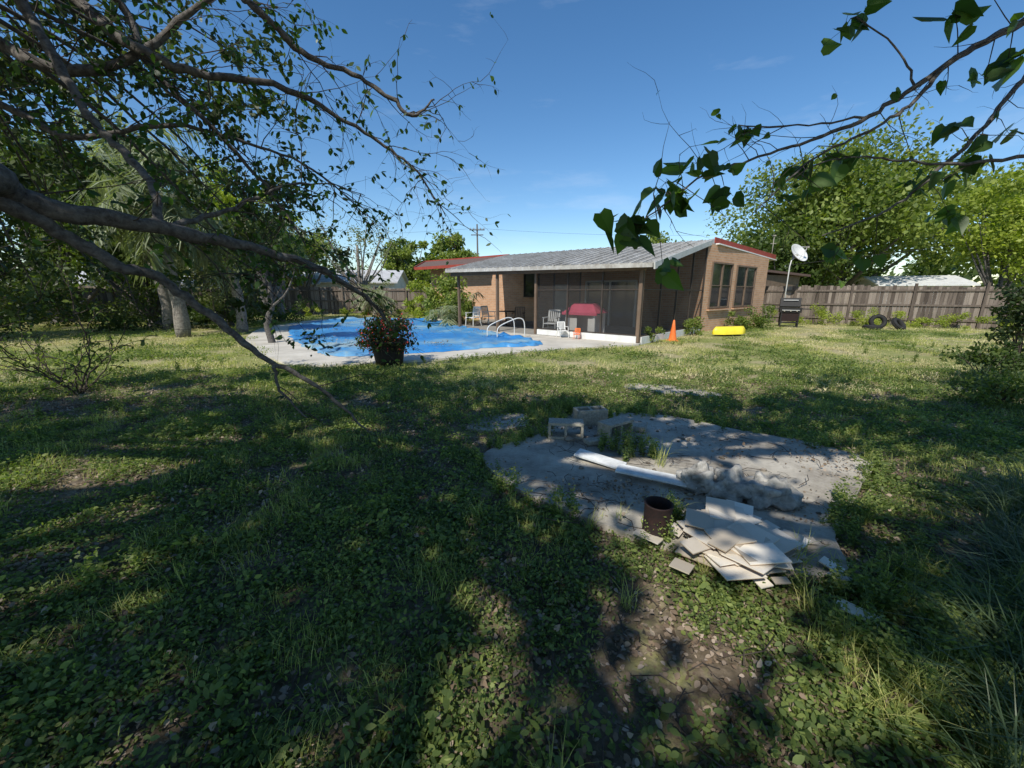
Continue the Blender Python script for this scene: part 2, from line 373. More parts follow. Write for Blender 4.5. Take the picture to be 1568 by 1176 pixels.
# ---------------------------------------------------------------- house
H=empty('brick_house')
def wallobj(name,p1,p2,prof,th,mat,parent,bevel=0):
    d=Vector((p2[0]-p1[0],p2[1]-p1[1],0)); a=math.atan2(d.y,d.x); n=len(prof)
    mb=MB(); vs=[(s,0,z) for s,z in prof]+[(s,th,z) for s,z in prof]
    fs=[list(range(n)),list(range(2*n-1,n-1,-1))]+[(i,n+i,n+(i+1)%n,(i+1)%n) for i in range(n)]
    mb.add(vs,fs,mat); return mb.obj(name,parent,bevel,(p1[0],p1[1],0),a)
A=(4.12,12.75);Bp=(8.1,17.0);C=(13.3,21.2);G=(.97,15.5);L_=(-5.56,27.8)
wallobj('gable_wall',Bp,C,[(0,0),(6.68,0),(6.68,3.36),(0,3.66)],.2,'brick',H)
def window(par,p1,p2,s0,s1,z0,z1,panes,name,frame='brown_frame'):
    d=Vector((p2[0]-p1[0],p2[1]-p1[1],0)); a=math.atan2(d.y,d.x); mb=MB(); w=.07
    mb.box(((s0+s1)/2,-.005,(z0+z1)/2),(s1-s0-.02,.02,z1-z0-.02),'glass')
    for z in(z0,z1): mb.box(((s0+s1)/2,-.03,z),(s1-s0+w,.09,w),frame)
    for i in range(panes+1):
        s=s0+(s1-s0)*i/panes; mb.box((s,-.028,(z0+z1)/2),(w*(1 if i in(0,panes) else 1.6),.07,z1-z0-w-.004),frame)
    for i in range(panes):
        s=s0+(s1-s0)*(i+.5)/panes; mb.box((s,-.024,(z0+z1)/2),((s1-s0)/panes-w*1.5,.04,.035),frame)
    mb.box(((s0+s1)/2,-.06,z0-.1),(s1-s0+.2,.14,.06),'brick')
    return mb.obj(name,par,0,(p1[0],p1[1],0),a)
window(H,Bp,C,.5,2.4,1.02,2.9,2,'gable_window_a'); window(H,Bp,C,2.95,5.1,1.02,2.86,2,'gable_window_b')
wallobj('front_wall',L_,Bp,[(0,0),(17.4,0),(17.4,3.55),(0,3.15)],.2,'brick',H)
window(H,L_,Bp,8.0,9.0,1.45,2.7,1,'front_window','frame')
dm=MB(); dm.box((13.2,-.02,1.1),(2.6,.05,2.15),'glass')
for s in(11.9,13.2,14.5): dm.box((s,-.05,1.1),(.08,.07,2.2),'white')
dm.box((13.2,-.05,2.2),(2.6,.07,.08),'white'); dm.box((10.4,-.04,1.05),(.9,.06,2.05),'white')
dd=Vector((Bp[0]-L_[0],Bp[1]-L_[1])); dm.obj('sliding_door',H,0,(L_[0],L_[1],0),math.atan2(dd.y,dd.x))
wallobj('right_back_wall',C,(10.5,32),[(0,0),(11,0),(11,2.9),(0,3.36)],.2,'brick',H)
wallobj('left_wall',(-1,33),L_,[(0,0),(6.9,0),(6.9,3.1),(0,3.1)],.2,'brick',H)
FR=Vector((4.2,12.15,2.52));FL=Vector((-2.96,18.3,2.66));RL=Vector((-.16,24.9,3.88));RR=Vector((8.5,17.5,3.84))
mb=MB(); mb.slab4([FR,RR,RL,FL][::1],.03,'metal_roof')
def bil(u,v): return (FL.lerp(FR,u)).lerp(RL.lerp(RR,u),v)
nr=26
for i in range(nr+1):
    u=i/nr; mb.beam(bil(u,0)+Vector((0,0,.018)),bil(u,1)+Vector((0,0,.018)),.06,.036,'metal_roof')
    if i<nr:
        for q in(.33,.66):
            u2=(i+q)/nr; mb.beam(bil(u2,0)+Vector((0,0,.008)),bil(u2,1)+Vector((0,0,.008)),.03,.02,'metal_roof')
mb.obj('patio_roof',H)
mb=MB(); o=Vector((0,0,-.06))
mb.beam(FL+o+Vector((-.02,-.03,0)),FR+o+Vector((-.02,-.03,0)),.04,.13,'metal_roof')
mb.beam(FR+o+Vector((.03,-.02,-.02)),RR+o+Vector((.03,-.02,-.02)),.05,.2,'white_metal')
mb.beam(FL+o+Vector((-.03,.02,0)),RL+o+Vector((-.03,.02,0)),.04,.12,'white_metal')
for q in(.25,.5,.75): mb.beam(bil(0,q)+Vector((0,0,-.1)),bil(1,q)+Vector((0,0,-.1)),.05,.12,'brown_frame')
mb.obj('roof_fascia',H)
RC=Vector((14.2,22.25,3.55)); BL=Vector((5.5,33,3.2)); LF=Vector((-6.3,30.0,3.88))
mb=MB(); mb.slab4([RR+Vector((0,.05,.0)),RC,BL,RL+Vector((0,.05,0))],.12,'roof_red')
mb.slab4([Vector((-1.7,23.6,3.3)),RL+Vector((0,.0,-.03)),LF,Vector((-6.5,27.3,3.28))],.1,'roof_red')
mb.slab4([RL+Vector((.05,.1,-.03)),BL,Vector((-3,35,3.1)),LF+Vector((0,.1,0))],.1,'roof_red')
mb.obj('main_roof',H)
mb=MB(); mb.beam(RR+Vector((.05,-.05,-.02)),RC+Vector((.05,-.05,-.02)),.05,.22,'red_trim')
mb.beam(RR+Vector((.12,-.02,-.18)),RC+Vector((0,0,-.18)),.3,.05,'white')
mb.beam((-1.7,23.55,3.24),(-6.5,27.25,3.22),.05,.18,'red_trim'); mb.beam((-6.55,27.3,3.24),LF+Vector((-.05,0,-.04)),.05,.18,'red_trim')
mb.beam(RL+Vector((0,-.03,.0)),LF+Vector((0,-.03,.0)),.06,.1,'red_trim')
mb.obj('red_fascia',H)
mb=MB(); mb.prism([(14.6,24.5),(19.5,27.5),(17,33),(12,30)],0,2.75,'brown_frame'); mb.slab4([(13.9,23.9,3.1),(20.3,27.6,2.85),(17.5,34,3.0),(11,31,3.1)],.14,'roof_red'); mb.obj('rear_wing',H)
mb=MB(); mb.prism([(A[0]+.05,A[1]-.02),(8.05,16.95),(-1.55,24.6),(-2.9,18.9),(G[0]-.1,G[1]-.1)],-.03,.07,'interior'); mb.obj('patio_floor',H)
mb=MB()
mb.box((4.1,12.78,1.27),(.12,.12,2.4),'brown_frame',.7)
mb.box((-.6,16.6,1.3),(.1,.1,2.5),'brown_frame',.7); mb.box((-2.45,18.6,1.3),(.1,.1,2.5),'brown_frame',.7); mb.box((.93,15.5,1.27),(.1,.1,2.4),'brown_frame',.7)
mb.beam((4.15,12.6,2.4),(-2.75,18.45,2.46),.08,.14,'brown_frame')
mb.obj('patio_posts',H)
def scr(name,p1,p2,za,zb,nv,kn=.32,hr=1.15,knmat='white'):
    p1=Vector((*p1,0));p2=Vector((*p2,0)); L=(p2-p1).length; mb=MB()
    a=math.atan2((p2-p1).y,(p2-p1).x)
    mb.add([(0.03,0,kn),(L-.03,0,kn),(L-.03,0,zb),(0.03,0,za)],[(0,1,2,3)],'screen')
    for i in range(nv+1):
        s=L*i/nv; z=za+(zb-za)*i/nv; mb.box((s,0,(kn+z)/2),(.05,.06,z-kn-.01),'frame')
    mb.beam((0.03,0,hr),(L-.03,0,hr),.045,.04,'frame'); mb.beam((0.03,.003,kn+.02),(L-.03,.003,kn+.02),.05,.04,'frame')
    mb.beam((0.03,.003,za),(L-.03,.003,zb),.05,.05,'frame')
    mb.box((L/2,0,kn/2),(L-.13,.14,kn-.01),knmat); mb.obj(name,H,0,(p1.x,p1.y,0),a)
scr('screen_front',G,A,2.42,2.4,3,.27,1.75); scr('screen_side',A,(8.0,16.9),2.42,3.6,4,.25,1.75)
scr('screen_left',(3.4,20.1),G,3.3,2.42,3,.27,1.75)

# satellite dish
S=empty('satellite_dish',(14.9,21.4,0)); mb=MB()
mb.tube([(-.35,0,0),(-.35,0,3.0),(-.3,0,3.3),(0,.1,3.5)],.03,'white_metal',8)
R=Matrix.Rotation(math.radians(20),3,'Z')@Matrix.Rotation(math.radians(58),3,'X')
prof=[(0.01,-.13),(.15,-.12),(.3,-.08),(.42,-.02),(.52,.06),(.525,.07),(.5,.06),(.4,-.0),(.28,-.06),(.15,-.1),(0.01,-.11)]
mb.lathe(prof,(0,0,3.65),'white_metal',28,R)
f=Vector((0,0,3.65))+R@Vector((0,0,.5))
for a in(0,2.1,4.2): mb.tube([Vector((0,0,3.65))+R@Vector((.45*math.cos(a),.45*math.sin(a),.02)),f],.012,'white_metal',6)
mb.box(f,(.09,.14,.09),'block'); mb.box((-.05,.12,3.5),(.2,.15,.2),'block'); mb.obj('dish_and_mast',S)
mb=MB(); mb.tube([(13.9,22.0,3.4),(13.9,22.0,4.6)],.02,'block',6); mb.box((13.9,22.0,4.6),(.12,.12,.06),'block'); mb.box((13.9,22.0,4.2),(.3,.03,.03),'block'); mb.obj('antenna_mast')

# ---------------------------------------------------------------- fences
def fence(name,p1,p2,h=1.95,seed=1):
    p1=Vector((*p1,0));p2=Vector((*p2,0)); d=p2-p1; L=d.length; d.normalize(); a=math.atan2(d.y,d.x); mb=MB(); s=0; rr=random.Random(seed)
    nrm_=Vector((-d.y,d.x,0));
    while s<L:
        w=.14*rr.uniform(.94,1.03); hh=h+rr.uniform(-.05,.03)+.06*math.sin(s*.45)
        if rr.random()<.03: hh-=rr.uniform(.05,.25)
        mb.box(p1+d*(s+w/2)+Vector((0,0,hh/2)),(w-.008,.02,hh),'wood',a+rr.uniform(-.03,.03),tint=rr.random()); s+=w
    s=0
    while s<L:
        hh=h+.12; mb.box(p1+d*s-nrm_*.08+Vector((0,0,hh/2)),(.1,.1,hh),'wood',a,tint=rr.uniform(.1,.6)); s+=2.4
    for z in(.35,1.05,h-.22): mb.beam(p1-nrm_*.045+Vector((0,0,z)),p2-nrm_*.045+Vector((0,0,z)),.04,.09,'wood',.4)
    return mb.obj(name)
fence('wooden_fence',(13.7,23.6),(33,11.8),1.98,1)
fence('wooden_fence',(-46,24),(-5,33.2),2.05,2)
fence('wooden_fence',(-30,6),(-27,28),1.95,3)

# ---------------------------------------------------------------- neighbours
def nhouse(name,x,y,w,d,h,rh,rz,wall='siding',roof='grey_roof'):
    e=empty(name,(x,y,0)); e.rotation_euler=(0,0,rz); mb=MB()
    mb.box((0,0,h/2),(w,d,h),wall); mb.obj('walls',e); mb=MB()
    mb.slab4([(-w/2-.4,-d/2-.4,h-.05),(w/2+.4,-d/2-.4,h-.05),(w/2+.4,0,h+rh),(-w/2-.4,0,h+rh)],.12,roof)
    mb.slab4([(-w/2-.4,.003,h+rh),(w/2+.4,.003,h+rh),(w/2+.4,d/2+.4,h-.05),(-w/2-.4,d/2+.4,h-.05)],.12,roof)
    mb.add([(-w/2,-d/2,h),(-w/2,d/2,h),(-w/2,0,h+rh-.1)],[(0,1,2)],wall); mb.add([(w/2,-d/2,h),(w/2,d/2,h),(w/2,0,h+rh-.1)],[(0,2,1)],wall); mb.obj('roof',e)
    mb=MB()
    for i in(-.3,0,.3): mb.box((w*i,-d/2-.02,h*.6),(1.2,.08,1.1),'glass')
    mb.obj('windows',e)
nhouse('neighbour_house',37,38,6,6,2.4,.8,-.35,'siding','white_metal')
nhouse('neighbour_house',-27,44,12,8,2.6,1.3,.25); nhouse('neighbour_house',-43,38,10,8,2.5,1.3,.2); nhouse('neighbour_house',-17,47,8,8,2.8,1.4,.1)
# power pole
mb=MB(); mb.tube([(-5.1,61,0),(-5.1,61,11.4)],[.16,.11],'bark',8); mb.box((-5.1,60.85,10.6),(2.2,.12,.14),'bark'); mb.box((-5.1,60.85,9.9),(1.8,.12,.12),'bark')
for i in(-1,-.5,.5,1): mb.tube([(-5.1+i,60.85,10.65),(-5.1+i,60.85,10.9)],.05,'block',6)
mb.obj('utility_pole')
mb=MB()
pts=[(-60+i*5.5,61,10.85-1.0*(1-((i%10)/5-1)**2)) for i in range(0,31)]
mb.tube(pts,.012,'black',4,smooth=False)
mb.tube([(16,24,3.2),(30,26,4.8),(50,28,7)],.014,'black',4); mb.obj('power_lines')

# ---------------------------------------------------------------- yard objects
def lumps(mb,c,r,mat,seed,sq=.6,amp=.25,n=18):
    vs=[];fs=[]
    for i in range(n+1):
        th=math.pi*i/n
        for k in range(2*n):
            ph=math.pi*k/n; d=Vector((math.sin(th)*math.cos(ph),math.sin(th)*math.sin(ph),math.cos(th)))
            q=1+amp*noise.noise(d*1.8+Vector((seed,0,0)))*1.5+amp*.9*abs(noise.noise(d*4+Vector((0,seed,0))))
            vs.append(Vector(c)+Vector((d.x*r[0]*q,d.y*r[1]*q,d.z*r[2]*q)))
    for i in range(n):
        for k in range(2*n): fs.append((i*2*n+k,(i+1)*2*n+k,(i+1)*2*n+(k+1)%(2*n),i*2*n+(k+1)%(2*n)))
    mb.add(vs,fs,mat,random.random(),True)
e=bush('potted_flower_plant',-2.85,9.0,.68,1.25,2600,.08,'leaf_dark',OV,flowers=700,z0=.35)
mb=MB(); mb.lathe([(.01,0.0),(.3,0),(.34,.25),(.4,.5),(.43,.52),(.43,.56),(.39,.56),(.37,.5),(.01,.48)],(0,0,0.03),'terracotta',24); mb.obj('pot',e)
def cinder(x,y,z,rz,tip=0):
    mb=MB(); l,w,h,t=.39,.19,.19,.03
    for yy in(-w/2+t/2,w/2-t/2): mb.box((0,yy,h/2),(l,t,h),'block')
    for xx in(-l/2+t/2,0,l/2-t/2): mb.box((xx,0,h/2-.001),(t-.002,w-2*t,h-.004),'block')
    o=mb.obj('cinder_block',None,.003,(x,y,z),rz)
    if tip: o.rotation_euler=(math.radians(90),0,rz); o.location.z=z+.095
    return o
cinder(.62,4.3,.055,-.12,1); cinder(1.12,4.3,.055,.6,1); cinder(.98,4.7,.055,.2)
mb=MB()
for i in range(64):
    x=random.gauss(1.2,.3);y=random.gauss(4.3,.2) if i<20 else random.gauss(3.6,.8)
    if i>=20: x=random.gauss(1.4,.7)
    r=random.uniform(.012,.05 if i<12 else .025); lumps(mb,(x,y,.055+r*.4),(r*random.uniform(.8,1.5),r,r*.6),'stone',i,amp=.4,n=5)
mb.obj('rubble')
mb=MB(); mb.box((1.45,4.45,.1),(.3,.2,.06),'block',-.4); mb.box((.9,4.0,.085),(.22,.12,.05),'block',.3); mb.obj('broken_paver',None,.008)
mb=MB(); mb.box((.84,3.49,.1),(.48,.14,.016),'board',R=Matrix.Rotation(-.62,3,'Z')@Matrix.Rotation(.06,3,'Y')@Matrix.Rotation(.12,3,'X')); mb.obj('white_board')
mb=MB(); mb.box((1.24,3.12,.11),(.66,.14,.016),'board',R=Matrix.Rotation(-.5,3,'Z')@Matrix.Rotation(.1,3,'X')); mb.obj('white_board')
for k,(x,y,a,b) in enumerate([(1.58,3.0,.16,.11),(1.78,2.88,.17,.13),(2.0,2.78,.15,.12)]):
    mb=MB(); lumps(mb,(x,y,.12),(a,b,.11),'bag',k*3+1,amp=.5,n=26); mb.obj('cement_bag')
mb=MB(); mb.lathe([(.005,.0),(.092,0),(.094,.01),(.09,.02),(.09,.205),(.094,.215),(.094,.222),(.085,.222),(.085,.03),(.005,.025)],(.985,2.38,.055),'rust',28)
mb.tube([(.985-.09,2.38,.25),(.985,2.32,.15),(.985+.09,2.38,.25)],.003,'black',5); mb.obj('rusted_paint_can')
mb=MB(); rr=random.Random(5)
for i in range(72):
    k=i//18
    cx,cy=[(1.26,2.22),(1.53,2.17),(1.5,2.4),(1.38,2.06)][min(k,3)]
    lv=(i%18)*.0075
    x=cx+rr.gauss(0,.075);y=cy+rr.gauss(0,.06); s=rr.choice([.23,.23,.18]); s2=rr.choice([.23,.23,.17,.11])
    R=Matrix.Rotation(rr.gauss(.3,.5)+(0.5 if k==1 else 0),3,'Z')@Matrix.Rotation(rr.gauss(0,.06),3,'X')@Matrix.Rotation(rr.gauss(0,.07)-.05,3,'Y')
    z=.07+lv
    mb.box((x,y,z),(s,s2,.006),'tile',R=R,tint=rr.random()); mb.box((x,y,z-.0055),(s*.99,s2*.99,.004),'tile_edge',R=R,tint=rr.random())
for i in range(40):
    x=1.43+rr.gauss(0,.24);y=2.2+rr.gauss(0,.15); R=Matrix.Rotation(rr.uniform(0,3),3,'Z')@Matrix.Rotation(rr.gauss(0,.15),3,'X')
    mb.box((x,y,.065+rr.random()*.04),(rr.uniform(.06,.18),rr.uniform(.04,.12),.007),'tile',R=R,tint=rr.random())
mb.obj('ceramic_tile_pile')
Gm=empty('barbecue_grill',(13.4,19.2,0)); Gm.rotation_euler=(0,0,-.5); mb=MB()
for x in(-.35,.35):
    for y in(-.22,.22): mb.box((x,y,.4),(.05,.05,.8),'black')
mb.box((0,0,.25),(.72,.46,.04),'black'); mb.box((0,.0,.52),(.7,.44,.4),'rust'); mb.box((0,0,.84),(.86,.52,.22),'black',taper=1.04); mb.box((-.62,0,.9),(.36,.42,.03),'black'); mb.box((.62,0,.9),(.36,.42,.03),'black')
R=Matrix.Rotation(math.radians(-15),3,'X'); mb.box((0,.32,1.18),(.84,.22,.42),'black',R=R); mb.tube([(-.3,.18,1.3),(.3,.18,1.3)],.018,'white_metal',8)
mb.tube([(-.35,-.3,.84),(.35,-.3,.84)],.015,'white_metal',8)
for x in(-.25,0,.25): mb.tube([(x,-.26,.8),(x,-.3,.8)],.03,'block',10)
mb.obj('grill_body',Gm,.01)
def tire(x,y,z,rot):
    mb=MB(); prof=[]
    for i in range(15):
        a=2*math.pi*i/14; prof.append((.25+.085*math.cos(a),.1*math.sin(a)))
    mb.lathe(prof,(0,0,0),'rubber',36); mb.lathe([(.335,-.05),(.342,-.03),(.336,-.01),(.342,.01),(.336,.03),(.342,.05)],(0,0,0),'rubber',36)
    o=mb.obj('old_tire',None,0,(x,y,z)); o.rotation_euler=rot
tire(17.0,18.4,.34,(math.radians(75),0,-.3)); tire(17.8,18.2,.24,(math.radians(50),0,.35)); tire(16.5,18.1,.11,(0,0,0))
mb=MB(); n=14; vs=[]
for i in range(n+1):
    u=i/n; w=.24*min(1,math.sin(math.pi*min(max(u,.04),.96))*1.7)
    for (yy,zz) in((-1,0),(-.95,.12),(-.55,.26),(0,.3),(.55,.26),(.95,.12),(1,0)): vs.append(((u-.5)*1.5,yy*w,.02+zz*(1 if .05<u<.95 else .6)))
fs=[(i*7+k,(i+1)*7+k,(i+1)*7+k+1,i*7+k+1) for i in range(n) for k in range(6)]+[tuple(range(7)),tuple(range(n*7+6,n*7-1,-1))]
mb.add(vs,fs,'yellow',smooth=True); mb.obj('yellow_kayak',None,0,(8.55,15.5,.05),.25)
mb=MB(); mb.box((0,0,.015),(.36,.36,.03),'orange'); mb.lathe([(.14,.03),(.1,.28)],(0,0,0),'orange',20); mb.lathe([(.1,.28),(.075,.42)],(0,0,0),'orange',20); mb.lathe([(.075,.42),(.03,.72),(.02,.73),(.001,.73)],(0,0,0),'orange',20); mb.obj('traffic_cone',None,0,(5.65,13.8,0))
E=empty('toy_playhouse',(2.72,14.75,.07)); E.rotation_euler=(0,0,-.7); E.scale=(.95,.8,1.05); mb=MB()
for x in(-.6,.6):
    for y in(-.45,.45): mb.box((x,y,.42),(.09,.09,.84),'beige')
mb.box((0,.45,.4),(1.1,.04,.7),'beige'); mb.box((-.6,0,.4),(.04,.8,.7),'beige'); mb.box((-.35,-.45,.35),(.42,.04,.6),'beige'); mb.box((.45,-.45,.35),(.22,.04,.6),'beige')
mb.add([(-.75,-.6,.82),(.75,-.6,.82),(.75,.6,.82),(-.75,.6,.82),(-.4,-.2,1.15),(.4,-.2,1.15),(.4,.2,1.15),(-.4,.2,1.15)],[(0,1,5,4),(1,2,6,5),(2,3,7,6),(3,0,4,7),(4,5,6,7),(3,2,1,0)],'pink')
mb.box((0,-.58,.8),(1.52,.05,.1),'pink'); mb.obj('playhouse_body',E,.01)
def chair(name,x,y,z,rz,mat='white',s=1.):
    e=empty(name,(x,y,z)); e.rotation_euler=(0,0,rz); e.scale=(s,s,s); mb=MB()
    for a in(-.26,.26):
        mb.tube([(a,-.25,0),(a*.95,-.22,.4),(a,-.2,.62),(a,.2,.64)],.02,mat,6); mb.tube([(a,.32,0),(a*.95,.2,.42),(a*.9,.3,.9)],.02,mat,6)
        mb.box((a,0,.64),(.06,.46,.025),mat)
    mb.box((0,0,.41),(.5,.48,.03),mat)
    for i in range(6): mb.box((-.2+i*.08,.265,.68),(.045,.02,.44),mat,R=Matrix.Rotation(-.2,3,'X'))
    mb.box((0,.31,.9),(.48,.03,.06),mat); mb.obj('chair_frame',e,.004)
chair('patio_chair',1.55,15.55,.07,-.5); chair('patio_chair',-1.2,20.4,.07,.9); chair('patio_chair',-1.9,19.3,.07,-.7); chair('patio_chair',.3,19.0,.07,-.3,'brown_frame')
chair('folding_chair',1.85,14.35,.05,.3,'white',.62); chair('child_chair',2.3,13.95,.05,-.4,'orange',.4)
mb=MB(); mb.lathe([(.01,.68),(.5,.68),(.52,.7),(.5,.72),(.01,.72)],(-.3,19.6,.07),'glass',24); mb.tube([(-.3,19.6,.07),(-.3,19.6,.75)],.04,'frame',8); mb.lathe([(.25,0),(.25,.03),(.01,.05)],(-.3,19.6,.07),'frame',16); mb.obj('patio_table')

# ---------------------------------------------------------------- background trees
tree('oak_tree',34,43,17.5,12.5,170,220,.42,'leaf_bright',.6,.06,seed=1,cr=.2)
tree('oak_tree',27,40,9.5,5,60,200,.38,'leaf_mid',.3,.05,seed=31,cr=.25)
tree('oak_tree',47,36,15,7.5,80,200,.42,'leaf_bright',.3,.1,seed=2,cr=.26)
tree('oak_tree',29,24,9.5,3.8,55,200,.22,'leaf_yellow',.15,.12,seed=21,cr=.28)
tree('oak_tree',24,52,8,5,40,200,.45,'leaf_bright',.3,.1,seed=3,cr=.25)
tree('oak_tree',14.5,42,8.0,4,30,200,.35,'leaf_bright',.2,.2,seed=4)
tree('oak_tree',-9,60,11,4.5,45,200,.45,'leaf_bright',.3,.15,seed=5,cr=.25)
tree('oak_tree',-14.5,56,10,4,40,200,.42,'leaf_bright',.3,.15,seed=6,cr=.25)
tree('bare_tree',-13.5,36,9.5,4.5,60,22,.2,'leaf_olive',.22,.2,'bark_pale',seed=7,cr=.2)
tree('oak_tree',-21,40,9,5,50,200,.35,'leaf_bright',.3,.1,seed=8,cr=.25)
tree('oak_tree',-25,22,12,5.5,100,190,.26,'leaf_mid',.35,.05,seed=9,cr=.22)
tree('oak_tree',-18.5,27,10.5,4.5,70,120,.24,'leaf_yellow',.3,.2,'bark_pale',seed=10,cr=.18)
tree('oak_tree',-20,13.5,9,4.2,90,180,.2,'leaf_dark',.3,.05,seed=12,cr=.22)
tree('oak_tree',-18,20,7.5,3.3,60,150,.2,'leaf_mid',.25,.05,seed=16,cr=.22)
tree('oak_tree',-31,32,12,6,70,200,.35,'leaf_bright',.3,.1,seed=13,cr=.24)
tree('oak_tree',-13.8,19.5,4.6,2.2,34,150,.16,'leaf_olive',.12,.08,seed=17,cr=.3)
tree('oak_tree',-7.9,12.9,4.6,1.3,20,180,.13,'leaf_dark',.1,.3,seed=15,cr=.38)
cs=[];rs=[]
for i in range(150):
    a=math.radians(-75+150*i/149+random.uniform(-1,1)); d=random.uniform(72,110); x=d*math.sin(a);y=d*math.cos(a)
    for k in range(3): cs.append((x+random.uniform(-3,3),y+random.uniform(-3,3),random.uniform(.5,6.0))); rs.append(random.uniform(2,3.3))
crown('distant_trees',cs,rs,60,1.0,'leaf_mid',None)
def hedge(name,p1,p2,h,n,mat,ls,w=1.2):
    cs=[];rs=[]
    for i in range(n):
        u=random.random(); cs.append((p1[0]+(p2[0]-p1[0])*u+random.gauss(0,w*.5),p1[1]+(p2[1]-p1[1])*u+random.gauss(0,w*.5),h*random.uniform(.05,.85))); rs.append(h*random.uniform(.18,.34))
    return crown(name,cs,rs,130,ls,mat,None)
hedge('hedge',(-26,8),(-21,24),3.6,80,'leaf_dark',.16,2.2); hedge('hedge',(-26,26),(-15,29),1.5,26,'leaf_mid',.14,1.2); hedge('hedge',(-16,27.5),(-6,31),.8,22,'leaf_yellow',.1,.6)
hedge('shrubs',(-21,10),(-14,21),2.3,76,'leaf_dark',.13,1.7); hedge('shrubs',(-14.5,18),(-12.5,24),1.5,26,'leaf_mid',.12,1.0)
hedge('fence_weeds',(14.5,22.3),(31,12.2),.8,75,'leaf_yellow',.07,.4)
hedge('fence_weeds',(15.3,20.6),(18.5,18.9),1.15,22,'leaf_yellow',.07,.5)
bush('shrub',-3.6,22.2,1.3,2.9,2200,.2,'leaf_bright',OV); bush('shrub',-5.6,25.6,1.2,2.6,1500,.2,'leaf_yellow',OV); bush('shrub',-2.6,20.3,.8,1.8,1200,.14,'leaf_bright',OV)
bush('shrub',11.6,18.5,.7,1.2,1300,.09,'leaf_bright',OV); bush('shrub',7.2,15.6,.5,.8,900,.08,'leaf_bright',OV); bush('shrub',4.7,13.3,.4,.7,700,.06,'leaf_bright',OV); bush('shrub',10.0,17.7,.6,.9,900,.09,'leaf_bright',OV)
bush('shrub',11.3,8.6,.8,2.0,1800,.1,'leaf_dark',OV); bush('shrub',8.9,7.2,.6,.8,1300,.07,'leaf_mid',OV); bush('shrub',7.2,5.7,.55,.5,1300,.06,'leaf_mid',OV)
# palms
def palm(name,x,y,h,nf=26,fl=1.9,tr=.17,seed=0,droop=1.1,nl=9):
    r_=random.Random(seed); e=empty(name,(x,y,0)); mb=MB()
    pts=[(.08*math.sin(z*1.3),.05*math.cos(z),z) for z in np.linspace(-.05,h,14)]
    mb.tube(pts,[tr*(1.2-.35*i/13)*r_.uniform(.9,1.12) for i in range(14)],'bark_pale',10)
    P=[];D=[];U=[];Sz=[]
    for f in range(nf):
        az=r_.uniform(0,6.28); el=r_.uniform(-1.0,1.15); L=fl*r_.uniform(.8,1.15); d=Vector((math.cos(az)*math.cos(el),math.sin(az)*math.cos(el),math.sin(el)))
        p=Vector((0,0,h)); q=[p.copy()]
        for i in range(8):
            d=(d+Vector((0,0,-.16*droop))).normalized(); p=p+d*L/8; q.append(p.copy())
            if i>=1:
                for s_ in range(nl):
                    side=d.cross(Vector((0,0,1))).normalized()*(1 if s_%2 else -1)
                    dd=(side*1.0+d*r_.uniform(.3,1.1)+Vector((0,0,r_.uniform(-.9,.1)))).normalized()
                    P.append(p-d*L/8*r_.random()); D.append(dd); U.append((0,0,1)); Sz.append(L*.36*r_.uniform(.7,1.1))
        mb.tube(q,[.018*(1-i/10) for i in range(9)],'palm',5)
    mb.obj('trunk',e)
    sh=np.array([(-.03,0,0),(.03,0,0),(.04,.5,-.05),(-.04,.5,-.05), (-.04,.5,-.05),(.04,.5,-.05),(.008,1,-.25),(-.008,1,-.25)])
    P=np.array([tuple(a) for a in P]);D=np.array([tuple(a) for a in D])
    V=leafverts(P,D,np.array(U,float)+rng.normal(0,.2,(len(U),3)),Sz,sh); meshpoly('fronds',V,4,'palm',np.repeat(rng.random(len(P)),2),e)
palm('palm_tree',-12.6,15,5.0,40,2.4,.2,1,1.3); palm('palm_tree',-15.2,17.5,7.4,40,2.5,.2,2,1.2); palm('palm_tree',-13.4,23,5.6,30,2.2,.18,3); palm('palm_tree',-11.4,16.6,3.6,26,1.8,.17,8)
palm('palm_tree',-3.2,21.0,.6,18,1.7,.1,5,.5); palm('palm_tree',-10,29,1.5,22,1.6,.14,6,.6)

